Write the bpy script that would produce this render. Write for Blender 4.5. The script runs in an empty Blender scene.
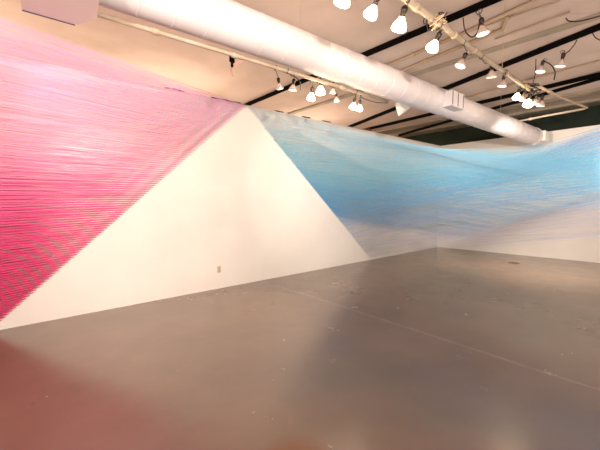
import bpy, bmesh, math, random
from mathutils import Vector as V, Matrix
random.seed(7)
sc = bpy.context.scene
COL = sc.collection
R = math.radians

# ------------------------------------------------------------------ view
F_PX, TH, AZ, H = 328.0, R(3.66), R(48.0), 1.5
fw = V((math.cos(AZ), math.sin(AZ), 0)); rt = V((math.sin(AZ), -math.cos(AZ), 0)); up = V((0, 0, 1))
FF = fw*math.cos(TH) - up*math.sin(TH); UU = fw*math.sin(TH) + up*math.cos(TH)
EYE = V((0, 0, H))
def ray(px, py): return FF + rt*((px-300)/F_PX) - UU*((py-225)/F_PX)
def onz(px, py, z): r = ray(px, py); return EYE + r*((z-H)/r.z)
def ony(px, py, y): r = ray(px, py); return EYE + r*(y/r.y)
def onx(px, py, x): r = ray(px, py); return EYE + r*(x/r.x)
def atd(px, py, d): return EYE + ray(px, py)*d
cam = bpy.data.objects.new('camera', bpy.data.cameras.new('camera')); COL.objects.link(cam)
cam.location = EYE; cam.rotation_euler = (R(90)-TH, 0, -(R(90)-AZ))
cam.data.sensor_width = 36; cam.data.lens = F_PX/600*36; cam.data.clip_start = .02
sc.camera = cam
sc.view_settings.view_transform = 'Standard'; sc.view_settings.look = 'None'
sc.view_settings.gamma = 1; sc.view_settings.use_curve_mapping = False
sc.view_settings.exposure = 0.92

YL, XB, ZC, YR, XR = 5.241, 11.213, 4.3, -1.2, -3.5   # left wall, back wall, ceiling, right wall, rear wall
XO, YO = 12.32, 12.0                                  # outer walls

# ------------------------------------------------------------------ materials
def lin(c): return tuple(((x/255+.055)/1.055)**2.4 if x > 10 else x/255/12.92 for x in c)+(1,)
def mat(name, rgb, rough=.7, metal=0, spec=.5, emis=None, es=0, coat=0, trans=0):
    m = bpy.data.materials.new(name); m.use_nodes = True
    b = m.node_tree.nodes['Principled BSDF']
    b.inputs['Base Color'].default_value = lin(rgb); b.inputs['Roughness'].default_value = rough
    b.inputs['Metallic'].default_value = metal; b.inputs['Specular IOR Level'].default_value = spec
    b.inputs['Coat Weight'].default_value = coat; b.inputs['Transmission Weight'].default_value = trans
    if emis: b.inputs['Emission Color'].default_value = lin(emis); b.inputs['Emission Strength'].default_value = es
    return m
class NT:
    def __init__(s, m): s.t = m.node_tree; s.b = s.t.nodes['Principled BSDF']
    def n(s, typ, **kw):
        o = s.t.nodes.new(typ)
        for k, v in kw.items(): setattr(o, k, v)
        return o
    def l(s, a, b): s.t.links.new(a, b)
    def coord(s): return s.n('ShaderNodeTexCoord').outputs['Object']
    def noise(s, vec, scale, detail=4, rough=.5, stretch=None):
        if stretch:
            mp = s.n('ShaderNodeMapping'); mp.inputs['Scale'].default_value = stretch; s.l(vec, mp.inputs['Vector']); vec = mp.outputs[0]
        o = s.n('ShaderNodeTexNoise'); o.inputs['Scale'].default_value = scale; o.inputs['Detail'].default_value = detail
        o.inputs['Roughness'].default_value = rough; s.l(vec, o.inputs['Vector']); return o.outputs['Fac']
    def ramp(s, f, stops):
        o = s.n('ShaderNodeValToRGB'); e = o.color_ramp.elements
        while len(e) < len(stops): e.new(.5)
        for el, (p, c) in zip(e, stops): el.position = p; el.color = c if len(c) == 4 else lin(c)
        s.l(f, o.inputs[0]); return o.outputs[0]
    def math(s, op, a, b=None, c=None):
        o = s.n('ShaderNodeMath', operation=op)
        for i, x in enumerate((a, b, c)):
            if x is None: continue
            if isinstance(x, (int, float)): o.inputs[i].default_value = x
            else: s.l(x, o.inputs[i])
        return o.outputs[0]
    def mix(s, f, a, b):
        o = s.n('ShaderNodeMix', data_type='RGBA')
        if isinstance(f, (int, float)): o.inputs[0].default_value = f
        else: s.l(f, o.inputs[0])
        for i, x in ((6, a), (7, b)):
            if isinstance(x, tuple): o.inputs[i].default_value = x
            else: s.l(x, o.inputs[i])
        return o.outputs[2]
    def bump(s, h, st, dist=.01):
        o = s.n('ShaderNodeBump'); o.inputs['Strength'].default_value = st; o.inputs['Distance'].default_value = dist
        s.l(h, o.inputs['Height']); s.l(o.outputs[0], s.b.inputs['Normal'])

def paint(name, rgb, rgb2, scale=2, bump=.15, rough=.75, spec=.3):
    m = mat(name, rgb, rough, spec=spec); t = NT(m); co = t.coord()
    f = t.noise(co, scale, 5); t.l(t.ramp(f, [(.35, rgb), (.7, rgb2)]), t.b.inputs['Base Color'])
    t.bump(t.noise(co, 60, 3), bump, .004); return m
M = {}
M['wall'] = paint('wall_paint', (238, 233, 226), (232, 226, 218), 1.2, .1)
M['ceil'] = paint('ceiling_paint', (216, 198, 188), (202, 184, 173), 1.5, .5, .9)
M['beam'] = paint('beam_paint', (176, 164, 148), (160, 150, 134), 3, .3)
M['outer'] = paint('outer_wall_paint', (44, 58, 44), (34, 46, 38), 1.5, .3)
M['outer_light'] = paint('outer_wall_pale', (190, 178, 158), (180, 168, 150), 1.5, .2)
M['duct'] = paint('duct_paint', (208, 202, 203), (201, 194, 196), 2, .15, .5, .4)
M['pipe'] = paint('pipe_paint', (178, 164, 146), (164, 146, 124), 6, .2, .5)
M['conduit'] = paint('conduit_paint', (196, 176, 152), (184, 160, 136), 6, .2, .5)
M['track'] = mat('track_black', (12, 10, 11), .75, spec=.08)
M['cable'] = mat('cable_black', (24, 22, 22), .5)
M['socket'] = mat('socket_black', (30, 24, 22), .4)
M['brass'] = mat('brass', (150, 100, 60), .35, .9)
M['slot'] = mat('register_slot', (86, 68, 66), .6)
M['rim'] = mat('register_rim', (58, 40, 66), .5)
M['plate'] = mat('cover_plate', (236, 230, 220), .35)
M['outlet'] = mat('outlet_ivory', (206, 190, 176), .35)
M['staple'] = mat('staple_steel', (226, 218, 206), .3, .6)
M['tape'] = paint('tape_pink', (200, 150, 130), (184, 128, 110), 20, .3)
m = mat('bulb_glass', (250, 244, 236), .08, spec=.6, trans=.85); M['glass'] = m
M['reflector'] = mat('bulb_reflector', (235, 225, 220), .18, .7)
M['lit'] = mat('bulb_lit', (255, 236, 200), .3, emis=(255, 226, 180), es=15)
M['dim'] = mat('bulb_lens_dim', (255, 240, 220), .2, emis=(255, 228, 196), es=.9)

# floor: worn glossy grey-brown painted concrete with two cracks, specks and a round brown patch
def floor_mat():
    m = mat('floor_paint', (120, 110, 104), .25, spec=.5); t = NT(m)
    co = t.n('ShaderNodeNewGeometry').outputs['Position']
    f = t.noise(co, .9, 6, .6); f2 = t.noise(co, 9, 5, .6); f3 = t.noise(co, 3, 4, .6, (.35, 2.2, 1))
    base = t.ramp(f, [(.3, (130, 106, 87)), (.7, (112, 93, 77))])
    base = t.mix(t.ramp(f3, [(.5, (0, 0, 0, 1)), (.8, (.12, .12, .12, 1))]), base, lin((126, 112, 96)))
    sep = t.n('ShaderNodeSeparateXYZ'); t.l(co, sep.inputs[0])
    wob = t.math('MULTIPLY', t.math('SUBTRACT', t.noise(co, .9, 2, .5), .5), .12)
    rough_extra = None
    for (a, b, w, c, amt) in (((270, 283), (600, 390), .035, (158, 138, 118), .6), ((332, 268), (600, 319), .02, (84, 74, 66), .35)):
        A, B = onz(*a, 0), onz(*b, 0); d = (B-A).normalized(); nx, ny = -d.y, d.x
        dist = t.math('ADD', t.math('SUBTRACT', t.math('ADD', t.math('MULTIPLY', sep.outputs[0], nx), t.math('MULTIPLY', sep.outputs[1], ny)), nx*A.x+ny*A.y), wob)
        k = t.math('SUBTRACT', 1, t.math('DIVIDE', t.math('ABSOLUTE', dist), w)); k.node.use_clamp = True
        al = t.math('ADD', t.math('MULTIPLY', sep.outputs[0], d.x), t.math('MULTIPLY', sep.outputs[1], d.y))
        g = t.math('GREATER_THAN', al, A.dot(d)+.1)
        k = t.math('MULTIPLY', t.math('MULTIPLY', k, g), t.math('MULTIPLY', t.ramp(t.noise(co, 5, 4), [(.3, (.25, .25, .25, 1)), (.6, (1, 1, 1, 1))]), amt))
        base = t.mix(k, base, lin(c))
    vo = t.n('ShaderNodeTexVoronoi'); vo.inputs['Scale'].default_value = .9; t.l(co, vo.inputs['Vector'])
    sp = t.ramp(vo.outputs['Distance'], [(.006, (1, 1, 1, 1)), (.014, (0, 0, 0, 1))])
    base = t.mix(t.math('MULTIPLY', sp, .25), base, lin((190, 176, 160)))
    S = onz(298, 462, 0)
    cx = t.math('SUBTRACT', sep.outputs[0], S.x); cy = t.math('SUBTRACT', sep.outputs[1], S.y)
    rr = t.math('SQRT', t.math('ADD', t.math('MULTIPLY', cx, cx), t.math('MULTIPLY', cy, cy)))
    base = t.mix(t.ramp(rr, [(.12, (.7, .7, .7, 1)), (.25, (0, 0, 0, 1))]), base, lin((126, 74, 34)))
    t.l(base, t.b.inputs['Base Color'])
    rg = t.ramp(t.noise(co, 2.5, 5, .6), [(.3, (.19, .19, .19, 1)), (.7, (.28, .28, .28, 1))]); t.b.inputs['IOR'].default_value = 2.0; t.l(rg, t.b.inputs['Roughness'])
    t.bump(t.noise(co, 1.6, 2, .5), .10, .01)
    return m
M['floor'] = floor_mat()

# ------------------------------------------------------------------ mesh helpers
def link(name, bm, m, parent=None, smooth=False):
    me = bpy.data.meshes.new(name)
    bmesh.ops.recalc_face_normals(bm, faces=bm.faces)
    if smooth:
        for f in bm.faces: f.smooth = True
    bm.to_mesh(me); bm.free()
    for x in (m if isinstance(m, list) else [m]): me.materials.append(x)
    o = bpy.data.objects.new(name, me); COL.objects.link(o)
    if parent: o.parent = parent
    return o
def tag(o, label=None, cat=None, group=None, kind=None):
    if label: o['label'] = label
    if cat: o['category'] = cat
    if group: o['group'] = group
    if kind: o['kind'] = kind
    return o
def empty(name, loc, rot=(0, 0, 0)):
    o = bpy.data.objects.new(name, None); COL.objects.link(o); o.location = loc; o.rotation_euler = rot; o.empty_display_size = .1
    return o
def box(bm, lo, hi, mtx=None, bevel=0):
    r = bmesh.ops.create_cube(bm, size=1); vs = r['verts']
    lo, hi = V(lo), V(hi)
    for v in vs: v.co = V([lo[i]+(v.co[i]+.5)*(hi[i]-lo[i]) for i in range(3)])
    if bevel:
        es = list({e for v in vs for e in v.link_edges}); rb = bmesh.ops.bevel(bm, geom=es, offset=bevel, segments=2, affect='EDGES'); vs = list({v for f in rb['faces'] for v in f.verts} | {v for v in vs if v.is_valid})
    if mtx:
        for v in vs: v.co = mtx @ v.co
    return vs
def frame_axes(d):
    d = V(d).normalized(); a = V((0, 0, 1)) if abs(d.z) < .95 else V((1, 0, 0))
    u = d.cross(a).normalized(); return d, u, d.cross(u).normalized()
def tube(bm, pts, r, n=8, cap=True, mi=0):
    pts = [V(p) for p in pts]; rings = []
    for i, p in enumerate(pts):
        d = (pts[min(i+1, len(pts)-1)]-pts[max(i-1, 0)])
        _, u, w = frame_axes(d)
        rr = r[i] if isinstance(r, (list, tuple)) else r
        ring = [bm.verts.new(p+(u*math.cos(2*math.pi*k/n)+w*math.sin(2*math.pi*k/n))*rr) for k in range(n)]
        if rings:   # keep the rings lined up
            pr = rings[-1]; best = min(range(n), key=lambda s: sum((ring[(k+s) % n].co-pr[k].co).length_squared for k in range(n)))
            ring = [ring[(k+best) % n] for k in range(n)]
            for k in range(n):
                f = bm.faces.new((pr[k], pr[(k+1) % n], ring[(k+1) % n], ring[k])); f.material_index = mi
        rings.append(ring)
    if cap and n > 2:
        bm.faces.new(rings[0][::-1]); bm.faces.new(rings[-1])
def lathe(bm, prof, n=20, axis=V((0, 0, -1)), origin=V((0, 0, 0)), cap0=False, cap1=False):
    d, u, w = frame_axes(axis); rings = []
    for (z, r) in prof:
        ring = [bm.verts.new(origin+d*z+(u*math.cos(2*math.pi*k/n)+w*math.sin(2*math.pi*k/n))*r) for k in range(n)]
        if rings:
            pr = rings[-1]
            for k in range(n): bm.faces.new((pr[k], pr[(k+1) % n], ring[(k+1) % n], ring[k]))
        rings.append(ring)
    if cap0: bm.faces.new(rings[0])
    if cap1: bm.faces.new(rings[-1])
def bez(pts, n=8):           # smooth curve through points
    pts = [V(p) for p in pts]; out = []
    P = [pts[0]]+pts+[pts[-1]]
    for i in range(1, len(P)-2):
        for k in range(n):
            t = k/n; a, b, c, d = P[i-1], P[i], P[i+1], P[i+2]
            out.append(.5*((2*b)+(-a+c)*t+(2*a-5*b+4*c-d)*t*t+(-a+3*b-3*c+d)*t**3))
    out.append(pts[-1]); return out
def struct(name, bm, m): o = link(name, bm, m); o['kind'] = 'structure'; return o

# ------------------------------------------------------------------ room shell
bm = bmesh.new(); box(bm, (XR-.2, YR-.2, -.12), (XO+.2, YO+.2, 0)); struct('floor', bm, M['floor'])
bm = bmesh.new(); box(bm, (XR-.2, YR-.2, ZC), (XO+.2, YO+.2, ZC+.15)); struct('ceiling', bm, M['ceil'])
# left partition: its top edge climbs gently to the corner
def ztop(x): return 3.49-(XB-x)*.0222
bm = bmesh.new(); n = 30; tv = []
for i in range(n+1):
    x = XR+(XB+.14-XR)*i/n
    tv.append([bm.verts.new((x, YL, 0)), bm.verts.new((x, YL, ztop(min(x, XB)))), bm.verts.new((x, YL+.14, ztop(min(x, XB)))), bm.verts.new((x, YL+.14, 0))])
for a, b in zip(tv, tv[1:]):
    for k in range(4): bm.faces.new((a[k], a[(k+1) % 4], b[(k+1) % 4], b[k]))
bm.faces.new(tv[0]); bm.faces.new(tv[-1]); struct('wall_left', bm, M['wall'])
bm = bmesh.new(); box(bm, (XB, YR, 0), (XB+.14, YL, 3.49)); struct('wall_back', bm, M['wall'])
bm = bmesh.new(); box(bm, (XR-.15, YR-.15, 0), (XO, YR, ZC)); struct('wall_right', bm, M['wall'])
bm = bmesh.new(); box(bm, (XR-.15, YR, 0), (XR, YO, ZC)); struct('wall_rear', bm, M['wall'])
bm = bmesh.new(); box(bm, (XO, YR-.15, 0), (XO+.15, YO, ZC)); struct('wall_outer_back', bm, M['outer'])
bm = bmesh.new(); box(bm, (XR-.15, YO, 0), (XO+.15, YO+.15, ZC)); struct('wall_outer_left', bm, M['outer_light'])

# ------------------------------------------------------------------ overhead tracks, pipes, duct
def bar(name, a, b, w, h, m, label, cat, group=None):
    a, b = V(a), V(b); d = (b-a); L = d.length; ang = math.atan2(d.y, d.x)
    bm = bmesh.new(); box(bm, (0, -w/2, 0), (L, w/2, h), bevel=.006)
    box(bm, (0, -w*.18, -.012), (L, w*.18, .004))
    for k in range(int(L//1.2)): box(bm, (.5+k*1.2, -w*.6, h*.3), (.56+k*1.2, w*.6, h+.002))
    o = link(name, bm, m); o.location = a; o.rotation_euler = (0, 0, ang); return tag(o, label, cat, group)
def ext(a, b, s0, s1): a, b = V(a), V(b); return a+(b-a)*s0, a+(b-a)*s1
zt = ZC-.075
a, b = onz(252, 104, zt), onz(500, 0, zt); a, b = ext(a, b, -.1, 1.3)
bar('ceiling_track', a, b, .085, .075, M['track'], 'black ceiling track running from the white triangle peak behind the duct to the top edge', 'track')
a, b = onz(358, 124.5, zt), onz(600, 29, zt); a, b = ext(a, b, -.1, 1.25)
bar('ceiling_track', a, b, .10, .075, M['track'], 'long black ceiling track crossing above the far duct end, second one counted from the camera', 'track')
a, b = onz(372, 129, zt), onz(600, 76, zt); a, b = ext(a, b, -.1, 1.2)
bar('ceiling_track', a, b, .09, .075, M['track'], 'black ceiling track just behind the far lamp cluster, upper of the close pair', 'track')
a, b = onz(399, 136, 4.12), onz(600, 79.5, 4.12); a, b = ext(a, b, 0, 1.2)
bar('ceiling_track', a, b, .075, .06, M['track'], 'black ceiling track lowest and farthest, beside the dark green upper wall', 'track')

def pipe(name, pts, r, m, label, cat, coup=(), n=10):
    t = empty(name, V(pts[0])); o = V(pts[0]); tag(t, label, cat)
    bm = bmesh.new(); tube(bm, [V(p)-o for p in pts], r, n); link('pipe_run', bm, m, t, True)
    for c in coup:
        k, s = int(c), c-int(c); p = V(pts[k])+(V(pts[k+1])-V(pts[k]))*s; d = (V(pts[k+1])-V(pts[k])).normalized()
        bm = bmesh.new(); tube(bm, [p-o-d*.035, p-o-d*.03, p-o+d*.03, p-o+d*.035], [r*1.1, r*1.4, r*1.4, r*1.1], n); link('coupling', bm, m, t, True)
    return t
ZP = 3.4
main = [onz(352, -40, ZP), onz(437, 22, ZP), onz(487, 60, ZP), onz(530, 90, ZP)]
pipe('lamp_pipe', main, .03, M['pipe'], 'pale round lamp pipe running overhead from top edge to the far lamp cluster', 'pipe', (.3, .7, 1.3, 1.7, 2.4))
hook = [onz(538, 86, ZP), onz(560, 97, ZP), onz(584, 106.5, ZP), onz(587, 107.5, ZP), onz(583, 109, ZP), onz(550, 115, ZP), onz(512, 122.5, ZP)]
pipe('bent_pipe', hook, .022, M['pipe'], 'thin pale pipe bent in a sharp V before the dark green upper wall', 'pipe', (0.5, 5.5))
wp = [onz(97, 14, 3.14), onz(240, 57, 3.14), onz(388, 101.5, 3.14)]
pipe('lamp_pipe', wp, .022, M['pipe'], 'pale lamp pipe running along the underside of the big white duct', 'pipe', (.35, .95, 1.6))
zc = ZC-.03
for pts, r, lab in (
    ([(376, 70), (460, 35), (545, -4)], .028, 'beige ceiling conduit behind the duct, nearer of the thick pair, close to first track'),
    ([(396, 73), (460, 47), (503, 29), (507, 17)], .03, 'beige ceiling conduit with upturned end, farther of the thick pair'),
    ([(440, 105), (463, 99), (517, 83), (600, 61)], .02, 'thin pale ceiling conduit passing behind the clear bulbs to the right edge'),
    ([(495, 39), (530, 27), (570, 12)], .014, 'thin reddish conduit on the ceiling above the second track'),
    ([(470, 31), (560, 1)], .013, 'very thin conduit on the ceiling near top right edge'),
    ([(500, 112), (600, 89)], .03, 'beige conduit on the ceiling just before the dark green wall')):
    q = [onz(x, y, zc) for x, y in pts]
    pipe('ceiling_conduit', q, r, M['conduit'], lab, 'conduit', (.5,))
for x0, x1, h, lab in ((10.75, 11.25, .05, 'broad shallow ceiling beam painted grey beige, nearest of three beyond the tracks'), (6.6, 6.75, .04, 'shallow ceiling beam painted beige between the first and second tracks'), (11.75, 12.3, .08, 'broad ceiling beam against the dark green wall, farthest beam')):
    bm = bmesh.new(); box(bm, (x0, YR, ZC-h), (x1, YO, ZC-.0005), bevel=.008); tag(link('ceiling_beam', bm, M['beam']), lab, 'beam')

# duct
K = .83
D = (ray(740, 213)); D.normalize()
P0 = EYE+(onz(191, 10, 3.8)-EYE)*K
RD = 4.64*K*math.sin(R(3.22))
def duct_t(px):
    lo, hi = 0, 20
    for _ in range(60):
        mid = (lo+hi)/2; v = P0+D*mid-EYE; x = 300+F_PX*v.dot(rt)/v.dot(FF)
        if x < px: lo = mid
        else: hi = mid
    return lo
Tend = duct_t(538)
T0 = -4.2
dt = empty('air_duct', P0+D*T0); tag(dt, 'large white round air duct running overhead from top left to the far right wall', 'duct')
dt.rotation_euler = D.to_track_quat('X', 'Z').to_euler()
L = Tend-T0
bm = bmesh.new(); prof = []
x = 0
while x < L-.5:
    prof += [(x, RD), (x+.29, RD), (x+.295, RD+.0035), (x+.305, RD+.0035), (x+.31, RD)]; x += .31
prof += [(L-.42, RD), (L-.415, RD+.012), (L-.39, RD+.012), (L-.385, RD*.97), (L-.02, RD*.95), (L, RD*.9)]
lathe(bm, prof, 48, V((1, 0, 0)), cap0=True, cap1=True); duct = link('duct_tube', bm, M['duct'], dt, True)
sm = duct.modifiers.new('edges', 'EDGE_SPLIT'); sm.split_angle = R(20)
def local(p): return dt_inv @ V(p)
dt_m = Matrix.LocRotScale(dt.location, dt.rotation_euler, None); dt_inv = dt_m.inverted()
# register under the near part
def on_duct_x(px): return duct_t(px)-T0
ctr = local(EYE+(onz(60, 12, 3.1)-EYE)); bz = 3.1
c = [onz(22, 10, bz), onz(75, 25, bz), onz(97, 18, bz)]
lc = [local(p) for p in c]
poly = [onz(x, y, bz) for x, y in ((22, 10), (75, 25), (97, 18), (101, -14), (18, -34))]
bm = bmesh.new(); lo = [bm.verts.new(local(p)) for p in poly]; hi = [bm.verts.new(local(p+V((0, 0, .3)))) for p in poly]
bm.faces.new(lo); bm.faces.new(hi[::-1])
for k in range(5): bm.faces.new((lo[k], lo[(k+1) % 5], hi[(k+1) % 5], hi[k]))
link('register_box', bm, M['plate'], dt)
bm = bmesh.new(); tube(bm, [local(poly[0]), local(poly[1])], .007, 6); link('register_rim', bm, M['rim'], dt)
# side register (mid duct) and outlet at the end
def side_register(pa, w, h, name='side_register'):
    xm = on_duct_x(pa)
    bm = bmesh.new(); box(bm, (xm-w/2, -RD-.10, -h*.62), (xm+w/2, -RD*.3, h*.38), bevel=.004)
    o = link(name, bm, M['duct'], dt)
    yy = -RD-.104
    for q in (-.42, 0, .42):
        g = bmesh.new(); box(g, (xm+q*w-.009, yy, -h*.62+.015), (xm+q*w+.009, yy+.008, h*.38-.015)); link('grille_slot', g, M['slot'], o)
    return o
side_register(441, .42, .26)
bm = bmesh.new(); xe = L-.17; box(bm, (xe-.16, -RD-.05, -.13), (xe+.13, -RD*.4, .12), bevel=.01); link('end_outlet', bm, M['plate'], dt)
# white scoop hanging below the duct
S = [onz(395, 104.5, 3.2), onz(409, 109, 3.2), onz(398.5, 116.5, 3.02)]
xa = (local(S[0]).x+local(S[1]).x)/2
bm = bmesh.new()
ra = [bm.verts.new(p) for p in (local(S[0]), local(S[1]), local(S[2]))]
o3 = V((0, -.0, .14)); rb = [bm.verts.new(local(S[0])+V((.0, -.12, .10))), bm.verts.new(local(S[1])+V((0, -.12, .10))), bm.verts.new(local(S[2])+V((.05, -.05, .10)))]
bm.faces.new(ra); bm.faces.new(rb[::-1])
for k in range(3): bm.faces.new((ra[k], rb[k], rb[(k+1) % 3], ra[(k+1) % 3]))
link('air_scoop', bm, M['plate'], dt)
# hanger straps of the duct
for px in (300, 425, 500):
    xm = on_duct_x(px); bm = bmesh.new(); w = dt_m @ V((xm, 0, RD)); q = local(V((w.x, w.y, ZC-.002)))
    tube(bm, [V((xm, 0, RD-.01)), q], .003, 6); link('hanger_rod', bm, M['conduit'], dt)

# suspension wires of the lamp pipe
for s, lab in ((.55, 'thin grey wire holding the overhead lamp pipe, nearest the camera'), (2.3, 'thin grey wire holding the far end of the overhead lamp pipe')):
    k = int(s); p = V(main[k])+(V(main[k+1])-V(main[k]))*(s-k); bm = bmesh.new(); tube(bm, [V((0, 0, .02)), V((0, 0, ZC-.001-p.z))], .004, 6)
    o = link('hanging_wire', bm, M['conduit']); o.location = p; tag(o, lab, 'wire')

# ------------------------------------------------------------------ flood lamps
def lamp(px, py, d, aim, lit, label, hook=None, size=.06, loc=None):
    """bulb centre at the pixel's ray at depth d; aim = direction the bulb faces"""
    c = loc or atd(px, py, d)
    ax = V(aim).normalized()
    base = c-ax*size*1.9
    t = empty('flood_lamp', base); tag(t, label, 'lamp', 'flood lamps hung from the pipes')
    s = size*(1.22 if lit else 1.05)
    bm = bmesh.new(); lathe(bm, [(-.2*s, s*.18), (0, s*.42), (.5*s, s*.42), (.55*s, s*.36), (.9*s, s*.36)], 14, ax, V(), True, True); link('socket', bm, M['socket'], t, True)
    bm = bmesh.new(); lathe(bm, [(.88*s, s*.3), (1.05*s, s*.33), (1.15*s, s*.30)], 14, ax, V(), True, True); link('screw_collar', bm, M['brass'], t, True)
    bm = bmesh.new(); lathe(bm, [(1.12*s, s*.32), (1.3*s, s*.42), (1.6*s, s*.62), (2.0*s, s*.86), (2.35*s, s*.98), (2.45*s, s)], 22, ax, V(), True, False)
    b = link('bulb', bm, M['reflector'] if not lit else M['lit'], t, True)
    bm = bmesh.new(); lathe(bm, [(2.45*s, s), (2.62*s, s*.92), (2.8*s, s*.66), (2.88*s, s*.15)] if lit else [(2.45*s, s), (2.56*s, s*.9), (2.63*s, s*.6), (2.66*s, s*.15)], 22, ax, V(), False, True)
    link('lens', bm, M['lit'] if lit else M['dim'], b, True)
    # cord up to its pipe
    if hook is not None:
        h = V(hook)-base; a = -ax*s*.15
        mid = (a+h)/2+V((random.uniform(-.03, .03), random.uniform(-.03, .03), -.03))
        bm = bmesh.new(); tube(bm, bez([a, a-ax*.03, mid, h]), .0045, 6)
        sm = [h+V((.0, .03, .01)), h+V((.02, 0, .035)), h+V((0, -.03, .01)), h+V((0, 0, -.028)), h+V((0, .03, .01))]
        tube(bm, bez(sm, 5), .004, 5)
        link('cord', bm, M['cable'], t, True)
    return t, c
def pt(seg, s): return V(seg[int(s)])+(V(seg[int(s)+1])-V(seg[int(s)]))*(s-int(s))
WL = V((0, 1, -.45)); LIT = []
def dz(x, y, z): r = ray(x, y); return (z-H)/r.z
specs = [
 # px, py, z of the bulb, aim, lit, hook pixel, size, label
 (344, -5, 3.35, (.1, .5, -1), 1, (352, -32), .06, 'glowing flood bulb cut off by the top edge, leftmost near the ceiling pipe'),
 (373, 9, 3.3, (-.1, .6, -1), 1, (384, -8), .055, 'pointed glowing bulb between the top edge bulbs, tilted downward'),
 (401, 21, 3.3, (.05, .4, -1), 1, (408, 0), .062, 'brightest round glowing bulb, left of the first track crossing'),
 (434.5, 43.5, 3.25, (-.2, .5, -1), 1, (440, 26), .056, 'glowing bulb hanging just below the tangled wires on the lamp pipe'),
 (482.5, 30, 3.4, (.15, -.1, -1), 0, (479, 12), .062, 'clear flood bulb hanging upright above the lamp pipe in a black cord loop'),
 (461.5, 63, 3.27, (-.25, .35, -1), 0, (463, 43), .062, 'clear flood bulb below the lamp pipe, farthest left of the unlit ones at right'),
 (491.5, 74, 3.3, (.25, .1, -1), 0, (481, 57), .062, 'clear flood bulb on a short black cord just right of the lamp pipe bend'),
 (502.5, 83.5, 3.28, (0, .2, -1), 0, (505, 72), .058, 'clear flood bulb hanging beneath the pipe just before the far cluster'),
 (541, 69, 3.55, (-.1, .2, -1), 0, (545, 60), .06, 'clear flood bulb above the far cluster, left of the last pair'),
 (561, 63, 3.6, (.1, .25, -1), 0, (562, 52), .065, 'rightmost clear flood bulb hanging on its own under the second track'),
 (517.5, 95, 3.28, (-.3, .2, -1), 1, (519, 86), .05, 'small bright bulb, left end of the far cluster'),
 (523, 98, 3.25, (-.1, .2, -1), 0, (524, 88), .055, 'clear bulb second from the left in the far cluster'),
 (528.5, 101.5, 3.22, (0, .2, -1), 1, (530, 90), .06, 'lowest bright bulb in the middle of the far cluster'),
 (536, 102, 3.22, (.1, .1, -1), 0, (534, 92), .055, 'clear bulb second from the right in the far cluster'),
 (541, 103.5, 3.2, (.2, .2, -1), 0, (538, 92), .06, 'clear bulb at the right end of the far cluster'),
]
for (x, y, z, aim, lit, hk, size, lab) in specs:
    hp = onz(hk[0], hk[1], ZP-.02) if z < 3.5 else onz(hk[0], hk[1], ZC-.08)
    t, c = lamp(x, y, dz(x, y, z), aim, lit, lab, hp, size)
    if lit: LIT.append((c, V(aim)))
ws = [
 (279.5, 86, 3.08, (.5, .3, -1), 0, (275, 68), .05, 'clear flood bulb on a black cord, leftmost below the duct'),
 (293, 87.5, 3.08, (0, .2, -1), 0, (287, 71), .055, 'clear flood bulb in front of the diagonal black track below the duct'),
 (311.5, 95, 3.03, (0, .2, -1), 1, (310, 79), .05, 'glowing bulb below the duct, lower left of the bright pair'),
 (320.5, 88.5, 3.07, (.1, .1, -1), 1, (318, 81), .055, 'glowing bulb tight against the duct, upper right of the bright pair'),
 (333, 91, 3.07, (.1, .2, -1), 0, (328, 84), .045, 'clear bulb below the duct, just right of the bright pair, upper one'),
 (336.5, 99.5, 3.0, (.4, .2, -1), 0, (331, 85), .045, 'clear bulb below the duct, lower one tilted right under another clear bulb'),
 (353.5, 104.5, 3.0, (-.1, .2, -1), 1, (356, 92), .045, 'glowing bulb below the duct, left of the far bright pair'),
 (359.5, 106.5, 3.0, (.1, .2, -1), 1, (361, 94), .045, 'glowing bulb below the duct, right of the far bright pair'),
]
for (x, y, z, aim, lit, hk, size, lab) in ws:
    t, c = lamp(x, y, dz(x, y, z), aim, lit, lab, onz(hk[0], hk[1], 3.14), size)
    t['group'] = 'flood lamps under the white duct'
    if lit: LIT.append((c, V(aim)))

# loose wiring
def cable(pts, r, label, m='cable', name='cable_or_gap_strip', n=7):
    o = V(pts[0]); bm = bmesh.new(); tube(bm, bez([V(p)-o for p in pts], n), r, 6)
    ob = link(name, bm, M[m], None, True); ob.location = o; return tag(ob, label, 'cable')
def zz(l): return [onz(x, y, z) for x, y, z in l]
cable(zz([(463, 18, 4.2), (465, 30, 3.75), (471, 37, 3.6), (477, 33, 3.65), (480, 20, 3.95)]), .008, 'black cable looping from the track down to the upright clear bulb')
cable(zz([(566, 18, 4.24), (569, 21, 4.1), (580, 21, 4.1), (600, 16, 4.2), (620, 10, 4.22)]), .009, 'black cable sagging across the ceiling to the top right edge')
cable(zz([(562, 54, 3.78), (568, 52, 3.85), (574, 45, 4.1), (577, 40, 4.21)]), .008, 'black cable from the rightmost clear bulb up to the second track')
cable(zz([(536, 59, 4.2), (535, 75, 3.8), (531, 88, 3.42)]), .007, 'black cable dropping straight from the second track into the far cluster')
cable(zz([(544, 61, 3.8), (551, 65, 3.7), (555, 72, 3.6), (554, 80, 3.5)]), .009, 'black drooping cable end right of the far cluster')
cable(zz([(592, 32, 4.235), (596, 38, 4.18), (604, 40, 4.15), (612, 30, 4.235)]), .008, 'short black cable loop hanging from the second track at the right edge')
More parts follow.
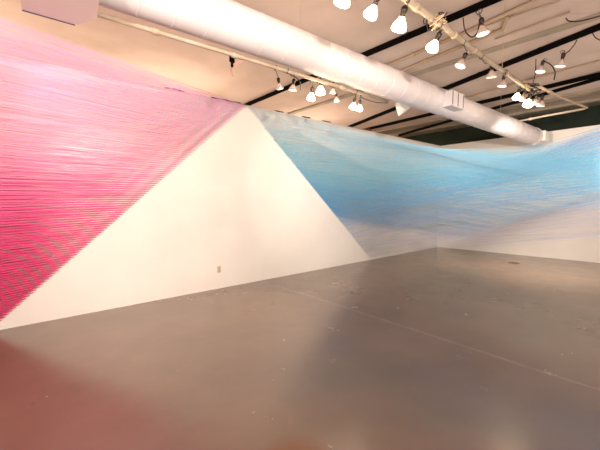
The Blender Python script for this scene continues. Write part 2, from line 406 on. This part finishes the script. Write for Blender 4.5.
for c0, n, lab, w, hh, seg in (((437, 22), 9, 'tangle of grey wires wrapped around the near end of the lamp pipe', 17, 12, 5), ((531, 88), 9, 'tangle of grey wires around the far end of the lamp pipe above the cluster', 15, 7, 5)):
    o = onz(*c0, ZP); bm = bmesh.new()
    for k in range(n):
        pts = [onz(c0[0]+random.uniform(-w, w)*.7, c0[1]+random.uniform(-hh, hh)*.7, ZP+random.uniform(-.05, .12))-o for _ in range(seg)]
        tube(bm, bez(pts, 6), random.choice((.005, .006, .008)), 5)
    tag(link('wire_tangle', bm, [M['cable'] if c0[0] > 500 else M['conduit']], None, True), lab, 'wires').location = o
    bm = bmesh.new()
    for k in range(4):
        pts = [onz(c0[0]+random.uniform(-w, w)*.8, c0[1]+random.uniform(-hh, hh)*.8, ZP+random.uniform(-.05, .12))-o for _ in range(4)]
        tube(bm, bez(pts, 6), .006, 5)
    ob = link('wire_tangle', bm, [M['cable'] if c0[0] < 500 else M['conduit']], None, True); ob.location = o
    tag(ob, lab.replace('grey wires', 'black wires' if c0[0] < 500 else 'pale wires'), 'wires')
cable(zz([(276, 68, 3.17), (284, 72, 3.14), (294, 76, 3.12), (300, 82, 3.08), (301, 90, 3.05)]), .006, 'thin black cable drooping under the duct between the clear bulbs')
cable(zz([(360, 97, 3.15), (374, 102, 3.12), (388, 103, 3.14)]), .005, 'thin black cable trailing off the lamp pipe right of the bright pair')
# clamp with peeling tape on the pipe under the duct
t = empty('pipe_clamp', onz(232, 58, 3.15)); tag(t, 'black pipe clamp with a dangling strip of pinkish tape under the duct', 'clamp'); o = V(t.location)
bm = bmesh.new(); box(bm, (-.03, -.012, -.05), (.03, .012, .03), bevel=.004); box(bm, (-.012, -.015, -.1), (.012, .015, -.04), bevel=.004); link('clamp_body', bm, M['track'], t)
bm = bmesh.new(); tp = [onz(243, 60, 3.12)-o, onz(236, 64, 3.08)-o, onz(231, 70, 3.03)-o, onz(233, 77, 2.98)-o]; pv = None
for p in bez(tp, 4):
    q = [bm.verts.new(p+V((.012, 0, 0))), bm.verts.new(p+V((-.012, .0, .008)))]
    if pv: bm.faces.new((pv[0], pv[1], q[1], q[0]))
    pv = q
ob = link('tape_strip', bm, M['tape'], t); so = ob.modifiers.new('s', 'SOLIDIFY'); so.thickness = .002
# dark gaps along the wall top, built as thin dark tubes
for (x0, x1, lab) in ((165, 184, 'short dark strip for a gap along the left wall top above the pink threads'), (211, 240, 'wavy dark strip for a gap along the left wall top near the white triangle peak'), (275, 283, 'small dark strip for a gap on the wall top, first right of the peak'), (302, 310, 'small dark strip for a gap on the wall top, second right of the peak'), (322, 330, 'small dark strip for a gap on the wall top, third right of the peak')):
    pts = []
    n = 6
    for k in range(n+1):
        x = x0+(x1-x0)*k/n; q = ony(x, 87+(x-165)*.2145, YL+.03); pts.append(V((q.x, YL+.03+.012*math.sin(k*2), ztop(q.x)+.012+.010*abs(math.sin(k*1.7)))))
    cable(pts, .012, lab)
q = ony(369, 127.5, YL+.03); bm = bmesh.new(); box(bm, (-.18, -.02, 0), (.14, .05, .05), bevel=.012); box(bm, (-.05, -.03, .03), (.1, .03, .07), bevel=.01)
o = link('wood_scrap', bm, M['brass']); o.location = (q.x, YL+.05, ztop(q.x)); tag(o, 'small reddish brown scrap on the wall top by the track end', 'scrap')

# wall outlet on the white triangle, floor cover
q = ony(219, 269.5, YL); t = empty('wall_outlet', (q.x, YL, q.z)); tag(t, 'small white electrical outlet low on the white triangle of wall', 'outlet')
bm = bmesh.new(); box(bm, (-.036, -.006, -.058), (.036, 0, .058), bevel=.002); link('cover_plate', bm, M['outlet'], t)
for s in (-1, 1):
    bm = bmesh.new(); box(bm, (-.016, -.009, s*.024-.014), (.016, -.0055, s*.024+.014), bevel=.001); link('socket_face', bm, M['conduit'], t)
q = onz(514, 263, 0); bm = bmesh.new(); box(bm, (-.11, -.11, 0), (.11, .11, .006), bevel=.002)
for k in range(5): box(bm, (-.08, -.08+k*.035, .006), (.08, -.065+k*.035, .009))
o = link('floor_cover', bm, M['brass']); o.location = q; tag(o, 'small brown square cover plate on the floor near the far wall', 'floor cover')

# ------------------------------------------------------------------ thread curtains
def pal(stops, t):
    t = min(max(t, 0), 1)
    for (a, ca), (b, cb) in zip(stops, stops[1:]):
        if t <= b:
            k = (t-a)/(b-a); return tuple(ca[i]+(cb[i]-ca[i])*k for i in range(3))
    return stops[-1][1]
NC = 16
def thread_mats(name, stops):
    out = []
    for i in range(NC):
        m = mat(f'{name}_{i}', pal(stops, i/(NC-1)), .7, spec=.2); out.append(m)
    return out
def strand(bm, a, b, r, mi, sag=.0):
    a, b = V(a), V(b); d, u, w = frame_axes(b-a); n = 3; segs = 1 if sag == 0 else 4; pr = None
    for s in range(segs+1):
        p = a+(b-a)*(s/segs); p = p-V((0, 0, sag*4*(s/segs)*(1-s/segs)))
        ring = [bm.verts.new(p+(u*math.cos(2*math.pi*k/n)+w*math.sin(2*math.pi*k/n))*r) for k in range(n)]
        if pr:
            for k in range(n): bm.faces.new((pr[k], pr[(k+1) % n], ring[(k+1) % n], ring[k])).material_index = mi
        pr = ring
NB = 105
APEX = V((3.40, YL, 3.315)); PL = V((-.13, YL, .07)); PR = V((7.25, YL, .04))
pink = thread_mats('pink_thread', [(0, (236, 170, 218)), (.1, (242, 180, 214)), (.25, (250, 188, 208)), (.4, (250, 160, 196)), (.55, (243, 106, 160)), (.75, (236, 76, 134)), (1, (232, 70, 124))])
bm = bmesh.new()
for sheet, (N, dy, dzr, xo) in enumerate(((700, 0, 0, 0), (650, .28, -.12, .03), (650, -.30, -.05, .06))):
    for i in range(N):
        t = (i+random.uniform(.2, .8))/N; tb = (math.floor(t*NB)+.5)/NB
        P = APEX+(PL-APEX)*(tb+(t-tb)*.42); P.x -= xo; P.y -= .004
        dx = P.x-(XR+.005); Q = V((XR+.005, P.y-dx*.433+dy*dx/7, P.z-(t-tb)*.58*3.245-.56*(1-t)**2*dx/7+dzr*(1-t)*dx/7+random.gauss(0, .02)))
        c = t+random.gauss(0, .025)
        strand(bm, P, Q, (.0006+.0011*min(1, t/.5))*random.uniform(.7, 1.35), int(min(max(c, 0), .999)*NC), random.uniform(0, .012))
o = link('thread_curtain', bm, pink); tag(o, 'curtain of taut pink threads fanning from the left diagonal edge of the white triangle', 'threads', kind='stuff')

blue = thread_mats('blue_thread', [(0, (160, 210, 234)), (.12, (156, 210, 240)), (.3, (160, 214, 244)), (.45, (150, 210, 246)), (.58, (124, 190, 242)), (.7, (124, 182, 238)), (.8, (156, 178, 214)), (.9, (188, 200, 210)), (1, (196, 204, 206))])
extra = thread_mats('sea_thread', [(0, (164, 216, 240)), (.3, (128, 220, 238)), (.6, (136, 200, 242)), (.8, (160, 194, 242)), (1, (196, 200, 224))])
def toR(P, px, py, depth=4.5):
    v = P-EYE; pxx = 300+F_PX*v.dot(rt)/v.dot(FF); pyy = 225-F_PX*v.dot(UU)/v.dot(FF)
    for lx, ly in ((440, 148), (520, 146)):
        lim = pyy+(ly-pyy)*(600-pxx)/(lx-pxx)
        if py < lim: py = lim+random.uniform(0, 12)
    py = max(py, 125+random.uniform(0, 8))
    q = atd(px, py, depth); k = (P.y-(YR+.004))/(P.y-q.y); return P+(q-P)*k
bm = bmesh.new()
N = 900
for i in range(N):        # family that twists: low wall ends climb to the top on the right
    t = (i+random.uniform(.2, .8))/N
    if random.random() < (t-.5)*1.9: continue
    P = APEX+(PR-APEX)*t; P.y -= .004
    y6 = 178-50*t+random.gauss(0, 12)
    strand(bm, P, toR(P, 600, y6), (.00028+.00057*min(1, t/.45))*random.uniform(.7, 1.3), int(min(max(t+random.gauss(0, .025), 0), .999)*NC), random.uniform(0, .012))
N = 900
for i in range(N):        # family that keeps its order
    t = (i+random.uniform(.2, .8))/N
    if random.random() < (t-.5)*1.9: continue
    P = APEX+(PR-APEX)*t; P.y -= .004; P.x += .03
    y6 = 150+55*t+random.gauss(0, 11)
    strand(bm, P, toR(P, 600, y6), (.0003+.00055*min(1, t/.45))*random.uniform(.7, 1.3), NC+int(min(max(t+random.gauss(0, .03), 0), .999)*NC), random.uniform(0, .012))
for i in range(130):        # sparse lilac strands low on the right
    t = random.uniform(.8, 1); P = APEX+(PR-APEX)*t; P.y -= .004
    strand(bm, P, toR(P, 600, 200+38*random.random()), .0006, NC+15, random.uniform(0, .012))
A0, A1 = ony(262, 126, YL), ony(341, 222, YL); B0, B1 = onx(640, 185, XB), onx(455, 240, XB)
N = 800
for i in range(N):        # family that ends low on the back wall
    t = (i+random.uniform(.2, .8))/N
    if random.random() > min(.1+1.6*t, 1, (1.0-t)*5+.15): continue
    P = A0+(A1-A0)*t; P.y -= .004; Q = B0+(B1-B0)*t; Q.x -= .004; Q.z += random.gauss(0, .10)*(.15+1-t)
    strand(bm, P, Q, .0010*random.uniform(.7, 1.3), NC+int(min(max(.62-.35*(1-t)+random.gauss(0, .07), 0), .999)*NC), random.uniform(0, .012))
o = link('thread_curtain', bm, blue+extra); tag(o, 'curtain of taut blue threads crossing the far corner right of the white triangle', 'threads', kind='stuff')
for nm, A, B, off, lab in (('staple_row', APEX, PL, 1, 'row of tiny staples along the left diagonal edge holding pink threads'), ('staple_row', APEX, PR, -1, 'row of tiny staples along the right diagonal edge holding blue threads')):
    bm = bmesh.new()
    for i in range(200):
        p = A+(B-A)*((i+.5)/200); box(bm, (p.x-.012+.008*off, YL-.006, p.z-.0025), (p.x+.012+.008*off, YL, p.z+.0025))
    tag(link(nm, bm, M['staple']), lab, 'staples', kind='stuff')

# ------------------------------------------------------------------ light
def light(name, typ, loc, power, rgb=(255, 214, 168), aim=None, **kw):
    l = bpy.data.lights.new(name, typ); l.energy = power; l.color = lin(rgb)[:3]
    for k, v in kw.items(): setattr(l, k, v)
    o = bpy.data.objects.new(name, l); COL.objects.link(o); o.location = loc
    if aim is not None: o.rotation_euler = V(aim).normalized().to_track_quat('-Z', 'Y').to_euler()
    return o
WARM = (255, 240, 226)
for i, (c, a) in enumerate(LIT):
    light('bulb_light', 'POINT', c+a.normalized()*.11, 1.2, WARM, shadow_soft_size=.05)
# unseen spots for room flood bulbs, aimed at the walls, plus added fill spots
def spot(loc, tgt, power, ang=80, rgb=WARM, soft=.06, blend=.9):
    return light('flood_or_fill_light', 'SPOT', loc, power, rgb, V(tgt)-V(loc), spot_size=R(ang), spot_blend=blend, shadow_soft_size=soft)
spot((.9, .2, 2.9), (2.6, YL, 1.9), 340, 85)
spot((1.0, -.4, 2.7), (6.8, YL, 1.7), 620, 50)
spot((-1.2, .6, 2.9), (-.2, YL, 1.6), 270, 100)
spot((1.0, -.9, 2.2), (XB, 3.2, 1.6), 600, 50)
spot((7.3, 1.9, 3.05), (XB, 2.4, .9), 170, 120, soft=.15)
spot((8.0, 1.6, 3.1), (8.7, 1.9, 0), 260, 80, soft=.15)
light('flood_or_fill_light', 'SPOT', (-.1, 4.2, 3.2), 110, WARM, V((2.3, YL, .3))-V((-.1, 4.2, 3.2)), spot_size=R(64), spot_blend=.6, shadow_soft_size=.012)
spot((-.9, -.3, 2.9), (-.1, 2.3, 0), 110, 75, soft=.2)  # added fill spot, brightens the floor at the left
light('camera_flash', 'POINT', (.25, -.2, 2.3), 34, (255, 246, 246), shadow_soft_size=.12)
for p, e in (((3.0, 7.6, 2.7), 90), ((7.5, 7.8, 2.7), 90), ((-.5, 7.4, 2.7), 80)):      # added unseen lights beyond the partition, brightening the ceiling there
    light('unseen_ceiling_fill', 'POINT', p, e, (255, 226, 200), shadow_soft_size=.3)
for p, t, e in (((-1.2, -.4, 1.2), (2.5, 1.5, 4.3), 130), ((4, -.8, 1.0), (6.0, 1.8, 4.3), 130), ((8.5, -.7, 1.0), (9.2, 1.6, 4.3), 80)):  # added uplights without fixtures, brightening the ceiling
    spot(p, t, e, 130, (255, 232, 212), .25)
w = bpy.data.worlds.new('world'); sc.world = w; w.use_nodes = True
w.node_tree.nodes['Background'].inputs[0].default_value = lin((230, 215, 200)); w.node_tree.nodes['Background'].inputs[1].default_value = .15
